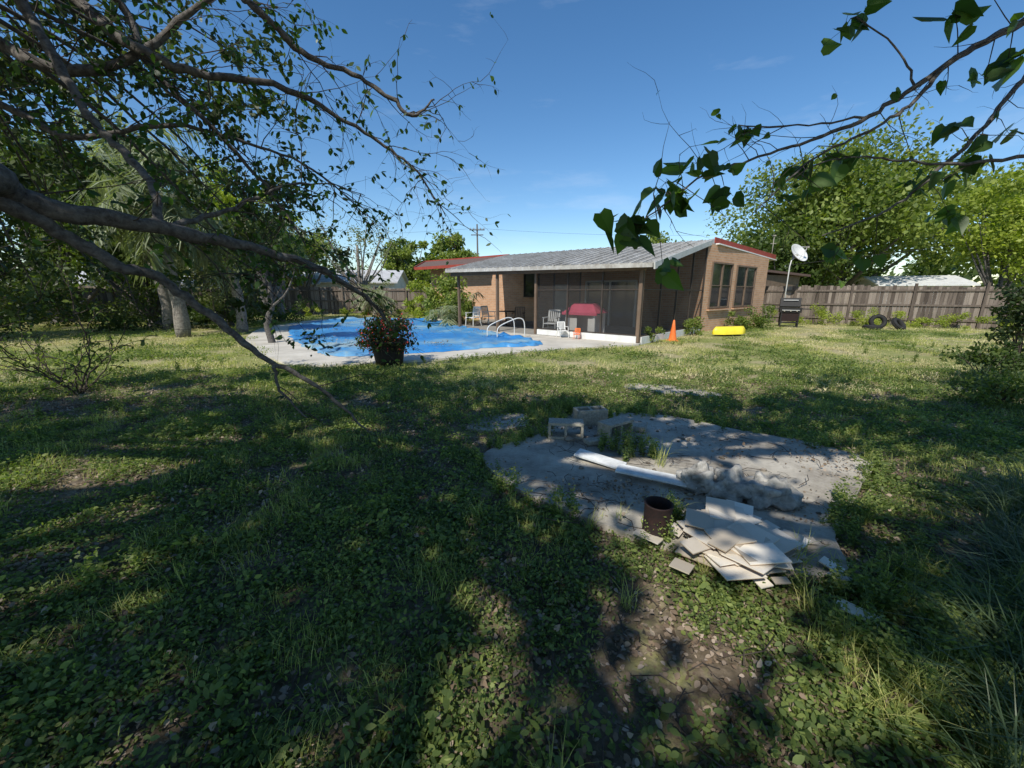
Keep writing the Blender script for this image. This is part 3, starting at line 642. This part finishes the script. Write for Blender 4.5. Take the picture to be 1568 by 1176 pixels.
# ---------------------------------------------------------------- overhanging tree (left)
LB={
'A':[(-3.7,1.75,1.9,.11),(-2.81,2.19,2.23,0.075),(-2.87,2.39,2.22,0.07),(-2.74,2.58,2.14,0.06),(-2.45,2.88,2.09,0.05),(-2.09,3.27,2,0.038),(-1.77,3.65,1.88,0.03),(-1.46,3.99,1.61,0.02),(-1.33,4.15,1.37,0.012)],
'B':[(-2.9,2.3,2.2,.05),(-2.75,2.59,1.98,0.04),(-2.62,2.71,1.83,0.036),(-2.49,2.89,1.73,0.033),(-2.32,3.04,1.49,0.03),(-2.05,3.17,1.15,0.024),(-1.78,3.32,0.92,0.019),(-1.58,3.46,0.65,0.014),(-1.38,3.55,0.36,0.006)],
'C':[(-2.45,2.88,2.09,0.03),(-2.56,3.04,2.37,0.025),(-2.87,3.21,2.65,0.025),(-3.22,3.38,2.96,0.028),(-3.47,3.48,3.35,0.032),(-3.77,3.59,3.83,0.04),(-3.89,3.56,4.14,0.05),(-4.1,2.2,4.2,.07)],
'D':[(-4.1,2.0,4.1,.08),(-3.86,3.88,4.19,0.05),(-3.21,3.86,3.68,0.045),(-2.82,4.04,3.56,0.035),(-2.31,4.36,3.61,0.03),(-1.8,4.63,3.44,0.022),(-1.42,4.89,3.25,0.016),(-1.1,5.04,3.02,0.011),(-0.81,5.14,2.56,0.005)],
'E':[(-3.6,2.0,4.8,.07),(-2.66,4.02,4.37,.035),(-2.23,4.05,4.07,.03),(-1.94,4.2,3.8,.025),(-1.55,4.38,3.72,.022),(-1.2,4.44,3.54,.02),(-1.03,4.52,3.41,.016),(-.79,4.55,3.57,.008)],
'F':[(-4,2.4,4.6,.05),(-3.59,4.1,4.29,.035),(-3.32,4.17,3.68,.026),(-2.95,4.37,3.22,.02),(-2.55,4.55,2.66,.014),(-2.3,4.63,2.14,.006)],
'G':[(-5.2,2.6,3.5,.04),(-4.69,3.99,3.34,.03),(-4.04,4.02,3.04,.025),(-3.32,4.27,3.24,.02),(-2.69,4.45,3.13,.015),(-2.13,4.61,2.94,.01),(-1.64,4.71,2.49,.004)],
'H':[(-2.45,2.93,2.1,.025),(-2.35,3.32,2.25,.018),(-2.06,3.7,2.52,.012),(-1.75,4.03,2.66,.006),(-1.46,4.22,2.59,.003)],
'I':[(-4.6,2.4,3.8,.06),(-4.26,3.66,3.7,.05),(-3.86,3.7,3.46,.045),(-3.37,3.88,3.54,.035),(-2.88,4.16,4.08,.025),(-2.54,4.36,4.5,.02)],
'J':[(-1.97,3.2,1.06,.015),(-1.95,3.2,.84,.01),(-1.75,3.2,.61,.005)],
}
T=empty('overhanging_tree'); mb=MB(); LP=[];LD=[];LS=[];
mb.tube(*smoothline([(-4.6,1.0,-.05,.26),(-4.4,1.1,1.0,.2),(-4.2,1.3,2.0,.18),(-4.2,1.2,3.4,.15),(-3.8,.6,4.8,.13),(-3,-1,6,.1)],5,.02),'bark',12)
mb.tube(*smoothline([(-4.3,1.2,1.5,.14),(-3.7,1.75,1.9,.11)],4,.0),'bark',12)
mb.tube(*smoothline([(-4.2,1.2,3.0,.1),(-4.1,2.0,4.1,.08),(-3.6,2.0,4.8,.07)],4,.0),'bark',10)
mb.tube(*smoothline([(-4.2,1.2,2.9,.09),(-4.6,2.0,3.4,.07),(-4.6,2.4,3.8,.06)],4,.0),'bark',10)
rq=random.Random(3)
def twig(mb,p,d,L,r,depth,leafp,lsz,LP,LD,LS,droop=.05):
    n=max(4,int(L/.09)); pts=[p.copy()]; q=p.copy(); d=d.normalized()
    for i in range(n):
        d=(d+Vector((rq.gauss(0,.2),rq.gauss(0,.2),rq.gauss(0,.2)-droop))).normalized(); q=q+d*L/n; pts.append(q.copy())
        if depth>0 and rq.random()<.38:
            twig(mb,q,(d+Vector((rq.gauss(0,.8),rq.gauss(0,.8),rq.gauss(0,.7)))),L*rq.uniform(.3,.6),r*.55,depth-1,leafp,lsz,LP,LD,LS,droop)
        if rq.random()<leafp:
            for k in range(rq.choice([1,2,2])):
                LP.append(tuple(q)); LD.append((d.x*.5+rq.gauss(0,.6),d.y*.5+rq.gauss(0,.6),-.5+rq.gauss(0,.5))); LS.append(lsz*rq.uniform(.6,1.3))
    mb.tube(pts,[r*(1-.75*i/n) for i in range(n+1)],'twig',4,cap=False)
for k,b in LB.items():
    pt,rd=smoothline(b,6,.014); mb.tube(pt,[r*random.uniform(.9,1.12) for r in rd],'bark',10)
    for i in range(3,len(pt)-1):
        if pt[i].y<2.4: continue
        pr=.5 if k in 'DEFGI' else (.3 if k in 'ACH' else .16)
        for _ in range(1+(k in 'DFG')):
            if rq.random()<pr:
                dv=(pt[i+1]-pt[i-1]).normalized()+Vector((rq.gauss(0,.8),rq.gauss(0,.8),rq.gauss(0,.8)))
                lp=.42 if pt[i].x<-2.2 else .2
                if k=='B': lp=.1
                twig(mb,pt[i],dv,rq.uniform(.35,1.1)*(.6 if k in'BJ' else 1),.0055,2 if k not in 'BJ' else 1,lp,.06,LP,LD,LS)
mb.obj('trunk_and_limbs',T)
n=len(LP)
V=leafverts(np.array(LP),np.array(LD),rdir(n,.8),LS,OV); meshpoly('leaves',V,8,'leaf_heart',rng.random(n),T)
LC=[(-5.21,5.06,3.54),(-5.65,5.09,3.68),(-4.75,5.28,4.49),(-3.48,5.19,3.65),(-3.28,5.51,3.26),(-3.45,5.34,2.53),(-3.41,5.39,1.89),(-5.19,5.01,4.22),(-5.03,4.74,4.37),(-7.74,6.22,1.93),(-7.84,6.65,1.53),(-5.9,5.4,2.9),(-6.4,6,2.4),(-5.6,5.6,4.7),(-3.3,5.3,4.4),(-4.3,5.2,4.6),(-6.3,5.2,4.1),(-7.0,6.0,3.4),(-3.6,5.4,3.0)]
mb=MB(); cs=[];rs=[]
for c in LC:
    c=Vector(c); s=Vector((-4.4,3.2,4.0)); mb.tube(*smoothline([(*s,.025),(*((s+c)/2+Vector((0,0,.3))),.016),(*c,.006)],5,.02),'bark',6)
    for k in range(8):
        q=c+Vector((rq.gauss(0,.36),rq.gauss(0,.36),rq.gauss(0,.33))); cs.append(tuple(q)); rs.append(rq.uniform(.12,.3)); mb.tube([c,(c+q)/2+Vector((0,0,.05)),q],[.006,.005,.002],'twig',4)
mb.obj('outer_limbs',T); crown('outer_foliage',cs,rs,58,.085,'leaf_dark',T,OV)
cs=[];rs=[];mb=MB()
for i in range(300):
    x=rq.uniform(-14,5.5);y=rq.uniform(-7.5,1.6); z=rq.uniform(5.0,7.6)
    if z-1.65<.75*max(y,0)+.8: continue
    cs.append((x,y,z)); rs.append(rq.uniform(.4,.9))
    if i%9==0: mb.tube(*smoothline([(-3,-1,6,.09),((x-3)/2,(y-1)/2,z-.4,.06),(x,y,z,.02)],4,.03),'bark',6)
mb.obj('upper_limbs',T); crown('upper_foliage',cs,rs,105,.24,'leaf_mid',T,DIA)

# ---------------------------------------------------------------- overhanging branch tree (right)
RB={
'R1':[(4.6,2.6,3.1,.05),(3.21,2.65,3.32,.022),(2.87,2.6,3.13,.017),(2.55,2.57,2.97,.015),(2.26,2.52,2.77,.012),(2.05,2.54,2.64,.01),(1.75,2.56,2.52,.008),(1.4,2.54,2.41,.006),(1.13,2.52,2.32,.005),(.87,2.37,2.14,.004),(.7,2.34,2.02,.0025)],
'R2':[(4.8,2.8,3.0,.04),(3.61,2.95,3.31,.018),(3.27,2.88,2.98,.013),(2.98,2.8,2.64,.011),(2.8,2.85,2.42,.009),(2.5,2.8,2.19,.006),(2.06,2.76,2.02,.003)],
'R3':[(2.41,2.54,2.87,.01),(2.24,2.5,2.68,.008),(2.05,2.52,2.56,.007),(1.79,2.54,2.43,.005),(1.56,2.5,2.24,.004),(1.4,2.46,2.09,.002)],
'R4':[(4.6,2.7,2.8,.03),(3.34,2.66,2.5,0.01),(2.78,2.64,2.42,0.008),(2.38,2.65,2.44,0.006),(2.06,2.65,2.46,0.004),(1.76,2.63,2.38,0.003)],
'R5':[(2.05,2.54,2.64,0.006),(1.75,2.59,2.61,0.004),(1.33,2.59,2.61,0.003)],
'R6':[(2.26,2.52,2.77,0.006),(2.19,2.57,2.97,0.004),(1.93,2.61,3.16,0.003)],
}
RL_=[(1.86,2.59,3.09),(1.97,2.61,3.14),(2.38,2.5,3.11),(2.78,2.65,2.88),(2.9,2.66,2.95),(1.08,2.53,2.39),(1.12,2.5,2.33),(0.9,2.51,2.28),(0.87,2.4,2.2),(0.98,2.38,2.18),(0.74,2.35,2.06),(.68,2.35,2.0),(0.57,2.35,2.04),(1.25,2.5,2.24),(0.96,2.6,1.81),(1.4,2.57,2.54),(1.76,2.63,2.38),(2.02,2.65,2.46),(2.59,2.94,1.92),(3.15,2.8,2.66),(2.65,2.74,2.37),(2.9,2.75,2.45),(2.27,2.94,1.94),(3.0,2.9,2.2),(2.8,2.8,2.7)]
T2=empty('mulberry_tree'); mb=MB()
mb.tube(*smoothline([(5.4,2.4,-.05,.16),(5.3,2.5,1.5,.12),(5.0,2.6,2.5,.09),(4.6,2.6,3.1,.05)],5,.02),'bark',12)
mb.tube(*smoothline([(5.1,2.55,2.3,.08),(4.8,2.8,3.0,.04)],4,.0),'bark',8); mb.tube(*smoothline([(5.1,2.55,2.2,.06),(4.6,2.7,2.8,.03)],4,.0),'bark',8)
allp=[];LP=[];LD=[];LS=[]
for k,b in RB.items():
    pt,rd=smoothline(b,6,.01); mb.tube(pt,[r*1.15 for r in rd],'bark',8); allp+=pt[5:]
    for i in range(6,len(pt)-1):
        if rq.random()<.42: twig(mb,pt[i],(pt[i+1]-pt[i])*4+Vector((rq.gauss(0,.3),rq.gauss(0,.3),rq.gauss(0,.3))),rq.uniform(.15,.6),.003,1,.07,.06,LP,LD,LS,.0)
for c in RL_:
    c=Vector(c); s=min(allp,key=lambda a:(a-c).length)
    if (s-c).length>.03: mb.tube([s,(s+c)/2+Vector((0,0,.02)),c],[.003,.0025,.0015],'twig',4)
    for k in range(rq.randint(4,6)):
        q=c+Vector((rq.gauss(0,.045),rq.gauss(0,.045),rq.gauss(0,.035))); mb.tube([c,q],.0012,'twig',3); LP.append(tuple(q)); LD.append((rq.gauss(0,.65),rq.gauss(0,.6),-.5+rq.gauss(0,.35))); LS.append(rq.uniform(.085,.16))
mb.obj('trunk_and_branches',T2); n=len(LP)
V=leafverts(np.array(LP),np.array(LD),rdir(n,.5),LS,HEART*[.9,1,1]); meshpoly('leaves',V,6,'leaf_heart',np.repeat(rng.random(n),2),T2)
cs=[];rs=[]
for i in range(30): cs.append((rq.uniform(3.2,6.5),rq.uniform(-1.5,1.6),rq.uniform(4.6,6))); rs.append(rq.uniform(.4,.9))
crown('upper_foliage',cs,rs,90,.2,'leaf_mid',T2,DIA)

SP=empty('sapling',(-7.3,6.4,0)); mb=MB(); LP=[];LD=[];LS=[]
for k in range(9):
    a=k*.7; twig(mb,Vector((.06*math.cos(a),.06*math.sin(a),0)),Vector((.35*math.cos(a),.35*math.sin(a),1)),rq.uniform(1.0,1.6),.016,2,.45,.07,LP,LD,LS,-.03)
mb.obj('stems',SP); n=len(LP); meshpoly('leaves',leafverts(np.array(LP),np.array(LD),rdir(n,.8),LS,OV),8,'leaf_bright',rng.random(n),SP)

# ---------------------------------------------------------------- ground cover
def clumpcol(name): return bpy.data.collections.new(name)
def clump_leaf(col,nm,n,R,h,ls,mat,shape=OV):
    a=rng.uniform(0,6.28,n); q=rng.random(n)**.5*R
    p=np.stack([q*np.cos(a),q*np.sin(a),rng.random(n)**1.3*h*(1-.5*q/R)+.005],1); d=rdir(n,.15,.5); V=leafverts(p,d,rdir(n,1.4),ls*rng.uniform(.5,1.3,n),shape)
    o=meshpoly(nm,V,len(shape),mat,rng.random(n),None,False); col.objects.link(o)
def clump_blade(col,nm,n,R,h,w,mat,lean=.45):
    a=rng.uniform(0,6.28,n); q=rng.random(n)**.6*R; p=np.stack([q*np.cos(a),q*np.sin(a),np.zeros(n)],1)
    L=h*rng.uniform(.5,1.2,n); az=rng.uniform(0,6.28,n); ln=rng.uniform(.1,lean*2,n)
    o1=np.stack([np.cos(az),np.sin(az)],1); sd=np.stack([-o1[:,1],o1[:,0]],1)*w/2
    def P(t,s):
        xy=p[:,:2]+o1*(ln*L*t*t)[:,None]+sd*s; z=L*t*(1-.35*ln*t*t); return np.stack([xy[:,0],xy[:,1],z],1)
    V=np.stack([P(0,-1),P(0,1),P(.4,.9),P(.4,-.9), P(.4,-.9),P(.4,.9),P(.75,.6),P(.75,-.6), P(.75,-.6),P(.75,.6),P(1,.08),P(1,-.08)],1).reshape(-1,3)
    o=meshpoly(nm,V,4,mat,np.repeat(rng.random(n),3),None,False); col.objects.link(o)
def clump_tall(col,nm,ns,h,ls,mat):
    P_=[];D=[];S_=[]
    for s in range(ns):
        a=rng.uniform(0,6.28); le=rng.uniform(0,.35); hh=h*rng.uniform(.6,1.1)
        for t in np.linspace(.15,1,int(12)):
            for k in range(2): P_.append((math.cos(a)*le*t*hh+rng.normal(0,.02),math.sin(a)*le*t*hh+rng.normal(0,.02),t*hh)); D.append(rdir(1,.1,.5)[0]); S_.append(ls*rng.uniform(.5,1.2)*(1.2-t*.5))
    V=leafverts(np.array(P_),np.array(D),rdir(len(P_),1),S_,OV); o=meshpoly(nm,V,8,mat,rng.random(len(P_)),None,False); col.objects.link(o)
def scatter(name,p,sc,col,nidx,tilt=.12,w=None):
    n=len(p); me=bpy.data.meshes.new(name); me.vertices.add(n); me.vertices.foreach_set('co',np.asarray(p,np.float32).ravel())
    a=me.attributes.new('rot','FLOAT_VECTOR','POINT'); r=np.stack([rng.normal(0,tilt,n),rng.normal(0,tilt,n),rng.uniform(0,6.28,n)],1).astype(np.float32); a.data.foreach_set('vector',r.ravel())
    a=me.attributes.new('sc','FLOAT','POINT'); a.data.foreach_set('value',np.asarray(sc,np.float32))
    a=me.attributes.new('idx','INT','POINT'); a.data.foreach_set('value',(rng.integers(0,nidx,n) if w is None else w).astype(np.int32))
    me.update(); o=bpy.data.objects.new(name,me); link(o)
    ng=bpy.data.node_groups.new(name+'_nodes','GeometryNodeTree'); ng.interface.new_socket('Geometry',in_out='INPUT',socket_type='NodeSocketGeometry'); ng.interface.new_socket('Geometry',in_out='OUTPUT',socket_type='NodeSocketGeometry')
    gi=ng.nodes.new('NodeGroupInput'); go=ng.nodes.new('NodeGroupOutput'); ip=ng.nodes.new('GeometryNodeInstanceOnPoints'); ci=ng.nodes.new('GeometryNodeCollectionInfo')
    ci.inputs['Collection'].default_value=col; ci.inputs['Separate Children'].default_value=True; ci.inputs['Reset Children'].default_value=True
    def attr(nm,t):
        q=ng.nodes.new('GeometryNodeInputNamedAttribute'); q.data_type=t; q.inputs['Name'].default_value=nm; return q.outputs['Attribute']
    L=ng.links.new; L(gi.outputs[0],ip.inputs['Points']); L(ci.outputs[0],ip.inputs['Instance']); ip.inputs['Pick Instance'].default_value=True
    L(attr('idx','INT'),ip.inputs['Instance Index']); L(attr('rot','FLOAT_VECTOR'),ip.inputs['Rotation']); L(attr('sc','FLOAT'),ip.inputs['Scale']); L(ip.outputs[0],go.inputs[0])
    md=o.modifiers.new('scatter','NODES'); md.node_group=ng; return o
cW=clumpcol('weed_clumps')
for i in range(5): clump_leaf(cW,'weed_clump',190,.2,.08,.027,'weed')
for i in range(2): clump_leaf(cW,'weed_clump',70,.14,.12,.042,'weed')
cG=clumpcol('grass_clumps')
for i in range(4): clump_blade(cG,'grass_clump',80,.2,.14,.004,'grass')
cG2=clumpcol('lawn_clumps')
for i in range(4): clump_blade(cG2,'lawn_clump_a',130,.42,.08,.009,'grass',.7)
for i in range(2): clump_leaf(cG2,'lawn_clump_b',130,.35,.1,.045,'weed')
for i in range(2): clump_blade(cG2,'lawn_clump_c_straw',100,.42,.06,.009,'straw',.9)
cT=clumpcol('tall_weed_clumps')
for i in range(4): clump_tall(cT,'tall_weed_clump',7,.32,.045,'weed')
clump_blade(cT,'tall_weed_grass',30,.08,.35,.005,'grass')
cB=clumpcol('long_grass_clumps')
for i in range(3): clump_blade(cB,'long_grass_clump',70,.16,.55,.008,'grass_dark',.7)
cL=clumpcol('dead_leaf_clumps')
for i in range(4):
    n=26; a=rng.uniform(0,6.28,n);q=rng.random(n)**.5*.28; p=np.stack([q*np.cos(a),q*np.sin(a),rng.uniform(.004,.035,n)],1)
    o=meshpoly('dead_leaves',leafverts(p,rdir(n,0,.4),rdir(n,1.4),rng.uniform(.014,.042,n),OV*[1.3,1,3.5]),8,'litter',rng.random(n),None,False); cL.objects.link(o)
cS=clumpcol('twig_clumps')
for i in range(3):
    mbs=MB()
    for k in range(7):
        p=Vector((random.gauss(0,.15),random.gauss(0,.15),.02)); a=random.uniform(0,6.28); l=random.uniform(.08,.25); mbs.tube([p,p+Vector((math.cos(a)*l/2,math.sin(a)*l/2,.015)),p+Vector((math.cos(a+.3)*l,math.sin(a+.3)*l,.01))],.0025,'twig',4)
    o=mbs.obj('twig_clump'); COL.objects.unlink(o); cS.objects.link(o)
def field(n,y0,y1,power=1.,wx=1.42,pad=1.2):
    u=rng.random(n); y=y0+(y1-y0)*u**power; x=rng.uniform(-1,1,n)*(wx*y+pad); return np.stack([x,y,np.zeros(n)],1)
def nz(p,s,o=0.): return np.array([noise.noise(Vector((a*s,b*s,o))) for a,b in p[:,:2]])
HOUSE=[(A[0]-.1,A[1]-.3),(8.2,16.7),(13.6,20.9),(14,33),(-6,34),(-6,27.5),(-2.9,18.7),(G[0]-.2,G[1]-.2)]
def clear(p,slab=True):
    k=~inpoly(p,DECK)&~inpoly(p,HOUSE)
    if slab: k&=~inpoly(p,SLs)
    k&=~((abs(p[:,0]-8.6)<.8)&(abs(p[:,1]-15.3)<.6))
    return k
def bare(p):
    q=nz(p,.8,4.)*.45+.45*nz(p,2.2,1.)+.35*nz(p,6,7.)
    near=np.exp(-((p[:,0]-.6)**2/1.3+(p[:,1]-1.2)**2/.6))*.07 + np.exp(-((p[:,0]+6.8)**2/3+(p[:,1]-6)**2/3))*.3+ np.exp(-((p[:,0]-2.7)**2/.4+(p[:,1]-1.9)**2/.8))*.15
    return q+near
p=field(7000,.3,8.5,.75); k=clear(p)&(bare(p)<.15+rng.normal(0,.13,len(p))); p=p[k]; scatter('weeds',p,rng.uniform(.45,1.2,len(p)),cW,7)
p=field(1000,.5,9,.8); k=clear(p)&(bare(p)<.3)&(nz(p,.7,9)>.0); p=p[k]; scatter('grass_tufts',p,rng.uniform(.5,1.0,len(p)),cG,4)
p=field(8500,6.5,33,.85,1.3); k=clear(p)&(p[:,0]>-27)&(nz(p,.9,41)+rng.normal(0,.1,len(p))<.2); p=p[k]
dry=nz(p,.35,30)+.4*nz(p,1.1,33)+rng.normal(0,.12,len(p)); idx=np.where(dry>.03,rng.integers(6,8,len(p)),np.where(dry<-.2,rng.integers(4,6,len(p)),rng.integers(0,6,len(p))))
scatter('grass',p,rng.uniform(.6,1.3,len(p)),cG2,8,.12,idx)
p=field(750,.8,14,.8); k=clear(p)&(nz(p,.8,13)>.05); p=p[k]
ed=[]
for i in range(170):
    x,y=SLs[random.randrange(len(SLs))]
    if 1.0<x<2.2 and y<2.4: continue
    ed.append((x+random.gauss(0,.07),y+random.gauss(0,.07),0))
for i in range(26): ed.append((random.gauss(1.25,.22),random.gauss(3.8,.14),.05))
for i in range(16): ed.append((random.gauss(1.15,.35),random.gauss(4.95,.1),.05))
for i in range(10): ed.append((random.gauss(1.15,.06),random.gauss(2.5,.08),.05))
for i in range(240): ed.append((random.gauss(2.2,.4),random.gauss(1.45,.28),0))
for i in range(40): ed.append((random.gauss(.6,.3),random.gauss(5.4,.15),0))
ed=np.array(ed); p=np.vstack([p,ed]); scatter('tall_weeds',p,rng.uniform(.3,.8,len(p)),cT,5)
p=[]
for i in range(340): p.append((random.uniform(1.4,4.8),random.uniform(.8,2.8),0))
for i in range(50): p.append((random.uniform(5.5,11),random.uniform(4.5,8.5),0))
p=np.array(p); p=p[((p[:,0]>1.16*p[:,1]+.5)&(p[:,0]<1.16*p[:,1]+1.6)&(p[:,1]<4))|((p[:,1]>4)&(p[:,0]>1.16*p[:,1]))]; scatter('long_grass',p,rng.uniform(.4,.95,len(p)),cB,3)
p=field(5200,.3,8,.8); b=bare(p); k=clear(p)&(b>-.1+rng.normal(0,.15,len(p))); p=p[k]
q=field(300,2.2,5.2,1,.9,0); q=q[inpoly(q,SLs)&(nz(q,1.5,3)>.1)]; q[:,2]=.055; p=np.vstack([p,q]); scatter('leaf_litter',p,rng.uniform(.6,1.1,len(p)),cL,4,.05)
p=field(300,.6,7,1); q=field(70,2.2,5.2,1,.9,0); q=q[inpoly(q,SLs)]; q[:,2]=.055; p=np.vstack([p[clear(p)],q]); scatter('fallen_twigs',p,rng.uniform(.5,1.3,len(p)),cS,3,.05)
q=rng.uniform([-9,10.5],[0,22],(60,2)); q=q[inpoly(q,TP)]; q=np.hstack([q,np.full((len(q),1),.1)]); scatter('pool_cover_debris',q,rng.uniform(.8,1.5,len(q)),cL,4,.1)

# ---------------------------------------------------------------- light, sky, camera
to_sun=Vector((-.38,-.68,.86)).normalized(); el=math.asin(to_sun.z); az=math.atan2(to_sun.x,to_sun.y)
w=bpy.data.worlds.new('World'); scene.world=w; w.use_nodes=True; nt=w.node_tree; bg=nt.nodes['Background']
sky=nt.nodes.new('ShaderNodeTexSky'); sky.sky_type='NISHITA'; sky.sun_disc=False; sky.sun_elevation=el; sky.sun_rotation=az; sky.air_density=1.0; sky.dust_density=.2; sky.ozone_density=2.0; sky.altitude=0
hs=nt.nodes.new('ShaderNodeHueSaturation'); hs.inputs['Saturation'].default_value=1.25; nt.links.new(sky.outputs[0],hs.inputs['Color'])
tc=nt.nodes.new('ShaderNodeTexCoord'); cl=noisetex(nt,2.2,7,.6,mapping(nt,tc.outputs['Generated'],(1.2,2.5,6),(0,.3,.4)))
cf=ramp(nt,cl,[(.58,(0,0,0)),(.85,(.25,.25,.25))])
mc=mixc(nt,cf,hs.outputs[0],(6,6.6,7.4)); nt.links.new(mc,bg.inputs[0]); bg.inputs[1].default_value=.15
sl=bpy.data.lights.new('sun','SUN'); sl.energy=5; sl.angle=math.radians(.5); sl.color=(1,.95,.86); so=bpy.data.objects.new('sun',sl); so.rotation_euler=to_sun.to_track_quat('Z','Y').to_euler(); COL.objects.link(so)
cam=bpy.data.cameras.new('camera'); cam.lens=13.78; cam.sensor_width=36; cam.clip_end=2000; cam.clip_start=.05; co=bpy.data.objects.new('camera',cam); co.location=(0,0,1.65); co.rotation_euler=(math.radians(90-13.1),0,0); COL.objects.link(co); scene.camera=co
scene.view_settings.view_transform='Standard'; scene.view_settings.look='None'; scene.view_settings.exposure=0
